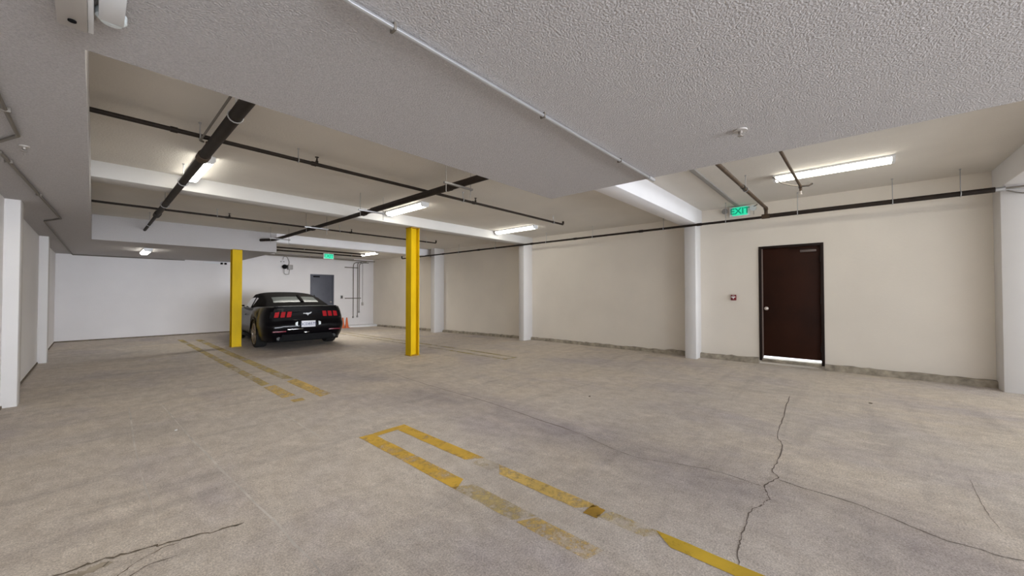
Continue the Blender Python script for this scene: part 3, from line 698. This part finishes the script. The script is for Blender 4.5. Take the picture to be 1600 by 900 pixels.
for side in (1, -1):
    o = len(vs)
    for r in rings: vs += [(x*side, y, z) for x, y, z in r]
    for i in range(len(rings)-1):
        for j in range(n-1): fs.append((o+i*n+j, o+i*n+j+1, o+(i+1)*n+j+1, o+(i+1)*n+j))
bm = bmesh.new(); bv = [bm.verts.new(v) for v in vs]
for f in fs:
    try: bm.faces.new([bv[i] for i in f])
    except ValueError: pass
bmesh.ops.remove_doubles(bm, verts=bm.verts[:], dist=.0006)
MB().bm(bm).build('body', M['car'], car, ang=50)
MB().box(-.80, .80, -2.15, 2.1, .17, .60, .02).build('underbody', M['black'], car)
# greenhouse
ZR = [(-1.66, 1.00), (-1.45, 1.10), (-1.2, 1.195), (-.95, 1.275), (-.7, 1.33), (-.4, 1.37), (0, 1.388), (.35, 1.37), (.5, 1.335), (.8, 1.185), (1.15, 1.0), (1.3, .95)]
WT = [(-1.66, .70), (-1.2, .64), (-.7, .60), (0, .595), (.5, .60), (1.15, .66), (1.3, .70)]
WBt = [(-1.66, .74), (-1.2, .80), (-.6, .83), (.6, .82), (1.3, .74)]
ysT = [-1.66+.0925*k for k in range(33)]
NV = 5; NT = 8; sec = []
for y in ysT:
    zr, wt, wbx = interp(ZR, y), interp(WT, y), interp(WBt, y); zb = min(interp(ZS, y)-.01, zr-.005); row = []
    ze = zb+(zr-zb)*.82
    for k in range(NV): q = k/NV; row.append((wbx+(wt+.03-wbx)*q+.018*math.sin(PI*q), zb+(ze-zb)*q))
    for k in range(NT+1):
        a = PI/2*k/NT; row.append(((wt+.03)*math.cos(a)**.75 if k < NT else 0, ze+(zr-ze)*math.sin(a)**.9))
    sec.append(row)
NR = NV+NT+1
groups = {'soft_top': MB(), 'windshield': MB(), 'rear_window': MB(), 'L': MB(), 'R': MB()}
for side in (1, -1):
    for i in range(len(ysT)-1):
        ym = (ysT[i]+ysT[i+1])/2
        for j in range(NR-1):
            q = [(sec[a][b][0]*side, ysT[a], sec[a][b][1]) for a, b in ((i, j), (i+1, j), (i+1, j+1), (i, j+1))]
            if j < NV and -.50 < ym < .98 and j >= 0: g = 'R' if side > 0 else 'L'
            elif ym > .47 and j >= NV: g = 'windshield'
            elif j >= NV+4 and -1.38 < ym < -1.0: g = 'rear_window'
            else: g = 'soft_top'
            if g in 'RL' and (j == NV-1): g = 'soft_top'
            groups[g].add(q, [(0, 1, 2, 3)])
def weld(mb):
    bm = bmesh.new(); bv = [bm.verts.new(v) for v in mb.v]
    for f in mb.f:
        try: bm.faces.new([bv[i] for i in f])
        except ValueError: pass
    bmesh.ops.remove_doubles(bm, verts=bm.verts[:], dist=.0005); return MB().bm(bm)
weld(groups['soft_top']).build('soft_top', M['softtop'], car, ang=60)
weld(groups['windshield']).build('windshield', M['carglass'], car, ang=60)
weld(groups['rear_window']).build('rear_window', M['rearglass'], car, ang=60)
for g in 'LR': weld(groups[g]).build('side_window', M['carglass'], car, ang=60)
for s in (-1, 1):  # window divider bars
    MB().tube([(s*.835, -.32, .955), (s*.70, -.46, 1.30)], .012, 6).build('window_pillar', M['black'], car)
MB().tube([(.13, -1.40, 1.115), (.13, -.98, 1.28)], .045, 8).build('headrest_bar', M['softtop'], car)  # dark bar over the rear glass, shown for a headrest inside
# spoiler lip
MB().box(-.70, .70, -2.285, -2.12, 1.012, 1.040, .010).build('spoiler', M['car'], car)
# tail panel and lamps
def tail_y(x): return interp(YRt, .8)+.045*(x/.9)**2
MB().prism([(-.80, .755), (.80, .755), (.78, .905), (-.78, .905)], 'y', -2.285, -2.235).build('tail_panel', M['black'], car)
for s in (-1, 1):
    tl = MB().box(*sorted((s*.335, s*.735)), -2.296, -2.27, .762, .915, .004).build('tail_light', M['black'], car)
    for k in range(3):
        x0 = s*(.365+k*.130); x1 = x0+s*.090; sl = s*.022
        y = -2.296+(.008*k)
        MB().prism([(x0, .772), (x1, .772), (x1-sl, .905-.008*k), (x0-sl, .905)], 'y', y-.022, y+.01).build('lens_bar', M['tail'], tl)
# badge (galloping-horse silhouette), plate, reverse lamps, reflectors, bumper details and glints
yb = -2.315
hp = [(-.135,.855),(-.118,.868),(-.085,.868),(-.06,.862),(-.03,.872),(.01,.868),(.05,.870),(.085,.876),(.105,.892),(.128,.888),(.132,.874),(.112,.862),(.108,.850),(.080,.846),(.055,.838),(.035,.820),(.020,.800),(.008,.796),(.002,.812),(-.015,.826),(-.045,.838),(-.075,.846),(-.100,.848),(-.125,.840)]
MB().prism([(x*.72, .842+(z-.842)*.95) for x, z in hp], 'y', yb-.008, yb+.006).build('badge', M['badge'], car)
pl = MB().box(-.157, .157, -2.420, -2.395, .525, .680, .004).build('licence_plate', M['plate'], car)
T_ = text_mesh('plate_letters', '8CDB575', .088, M['platetxt'], pl, Matrix.Translation((0, -2.4225, .598)) @ RY, .001, .001)
MB().box(-.20, .20, -2.402, -2.36, .50, .70, .01).build('plate_recess', M['black'], car)
for s in (-1, 1):
    MB().prism([(s*.235, .560), (s*.285, .575), (s*.285, .640), (s*.235, .665)], 'y', -2.408, -2.37).build('reverse_light', M['glassy'], car)
    MB().box(*sorted((s*.48, s*.76)), -2.392, -2.33, .425, .455, .004).build('reflector', M['reflector'], car)
    MB().tube([(s*.62, -2.33, .27), (s*.62, -2.20, .27)], .045, 16).build('exhaust_tip', M['exhaust'], car)
MB().prism([(-.62, .22), (.62, .22), (.55, .36), (-.55, .36)], 'y', -2.375, -2.28).build('diffuser_panel', M['black'], car)
MB().box(-.46, -.12, -2.418, -2.40, .478, .492, .003).box(-.10, .02, -2.415, -2.395, .395, .408, .003).build('bumper_glint', M['glint_chrome'], car)  # bright bars put in as reflections on the black bumper
for s in (-1, 1):
    m_ = MB().box(*sorted((s*.94, s*1.11)), .62, .74, .985, 1.10, .03).box(*sorted((s*.82, s*.96)), .66, .71, .975, 1.02, .01); m_.build('wing_mirror', M['car'], car)
    MB().box(*sorted((s*.925, s*.952)), -.26, -.05, .775, .800, .008).build('door_handle', M['car'], car)
    MB().box(*sorted((s*.86, s*.925)), -.95, 1.0, .185, .27, .02).build('side_skirt', M['black'], car)
    MB().tube([(s*.955, RW+RA*1.02*math.cos(a), WZ+RA*1.02*math.sin(a)) for a in [PI*k/20 for k in range(21)]], .010, 6).build('arch_lip', M['car'], car)
# wheels
def wheel(sx, y):
    xo = sx*.945; xi = sx*.70
    tyre = [(.255, xo-sx*.012), (.300, xo), (.328, xo-sx*.008), (.342, xo-sx*.035), (.342, xi+sx*.035), (.325, xi), (.24, xi), (.24, xo-sx*.05)]
    w = MB().lathe([(r, h) for r, h in tyre], (0, y, .342), 'x', 40, False).build('wheel', M['tyre'], car)
    rm = MB().lathe([(.262, xo-sx*.006), (.256, xo-sx*.004), (.242, xo-sx*.012), (.235, xo-sx*.06), (.235, xo-sx*.16)], (0, y, .342), 'x', 36, False)
    rm.build('rim', M['rim'], w)
    sp = MB().lathe([(0, xo-sx*.012), (.035, xo-sx*.014), (.055, xo-sx*.03), (.055, xo-sx*.07), (0, xo-sx*.07)], (0, y, .342), 'x', 20)
    for k in range(10):
        a = 2*PI*(k//2)/5+(.14 if k % 2 else -.14)+.2; a2 = 2*PI*(k//2)/5+(.24 if k % 2 else -.24)+.2
        p0 = Vector((xo-sx*.035, y+.04*math.cos(a), .342+.04*math.sin(a))); p1 = Vector((xo-sx*.018, y+.245*math.cos(a2), .342+.245*math.sin(a2)))
        d = (p1-p0).normalized(); nn = d.cross(Vector((1, 0, 0))).normalized()
        q = []
        for p, hw in ((p0, .020), (p1, .014)):
            for u in (-1, 1):
                for h in (0, 1): q.append(p+nn*hw*u-Vector((sx*.03*h, 0, 0)))
        sp.add(q, [(0,2,6,4),(1,5,7,3),(0,4,5,1),(2,3,7,6),(0,1,3,2),(4,6,7,5)])
    sp.build('spokes', M['rim'], w)
    MB().lathe([(0, xo-sx*.085), (.16, xo-sx*.085), (.16, xo-sx*.11), (0, xo-sx*.11)], (0, y, .342), 'x', 24).build('brake_disc', M['strut'], w)
for sx in (-1, 1):
    for y in (RW, FW): wheel(sx, y)

# ------------------------------------------------------------------ daylight, added fill lamps and world
def area(name, loc, rot, sx, sy, power, col, spread=180):
    l = bpy.data.lights.new(name, 'AREA'); l.shape = 'RECTANGLE'; l.size = sx; l.size_y = sy; l.energy = power; l.color = col; l.spread = math.radians(spread)
    o = bpy.data.objects.new(name, l); COL.objects.link(o); o.location = loc; o.rotation_euler = rot; return o
po = area('daylight_portal', (3.9, -6.98, 1.4), (PI/2, 0, 0), 9.2, 3.0, 1, (1, 1, 1)); po.data.cycles.is_portal = True
area('daylight_opening', (3.9, -6.9, 1.25), (PI/2, 0, 0), 9.0, 2.2, 85, (.88, .92, 1.), 35)
area('daylight_left', (1.8, -6.8, 1.25), (PI/2, 0, math.radians(18)), 2.4, 2.2, 150, (.88, .92, 1.), 120)
area('bounce_fill', (.3, -2.0, .15), (math.radians(200), 0, 0), 1.8, 2.2, 22, (.92, .95, 1.))  # added upward fill standing in for bounced daylight on the left soffit
area('bay_fill', (1.8, 2.75, 2.93), (.35, 0, 0), 3.2, .2, 22, (1., .96, .88))  # added fill lamp, hidden behind the soffit edge to brighten the bays
area('bay_fill', (4.5, 12.1, 2.85), (0, 0, 0), 2., .4, 75, (1., .96, .88))  # unseen fill lamp added behind the far beam to lift the back wall
w = bpy.data.worlds.new('World'); SC.world = w; w.use_nodes = True
bg = w.node_tree.nodes['Background']; bg.inputs['Color'].default_value = (.86, .93, 1., 1); bg.inputs['Strength'].default_value = 4.5

# ------------------------------------------------------------------ camera
f, yaw, pit, rol = 585., .8408, .0159, -.00055
cyw, syw = math.cos(yaw), math.sin(yaw)
F = Vector((syw*math.cos(pit), cyw*math.cos(pit), math.sin(pit))); rt = Vector((cyw, -syw, 0)); up = rt.cross(F)
r2 = rt*math.cos(rol)+up*math.sin(rol); u2 = up*math.cos(rol)-rt*math.sin(rol)
cd = bpy.data.cameras.new('camera'); cd.sensor_width = 36; cd.lens = f/1600*36; cd.clip_start = .05; cd.clip_end = 200
cam = bpy.data.objects.new('camera', cd); COL.objects.link(cam)
cam.matrix_world = Matrix(((r2.x, u2.x, -F.x, 0), (r2.y, u2.y, -F.y, 0), (r2.z, u2.z, -F.z, 1.33), (0, 0, 0, 1)))
SC.camera = cam
SC.view_settings.view_transform = 'Standard'; SC.view_settings.look = 'None'; SC.view_settings.exposure = 0; SC.view_settings.gamma = 1
SC.cycles.use_denoising = True; SC.cycles.max_bounces = 8; SC.cycles.diffuse_bounces = 5; SC.cycles.adaptive_threshold = .02
SC.cycles.sample_clamp_indirect = 6
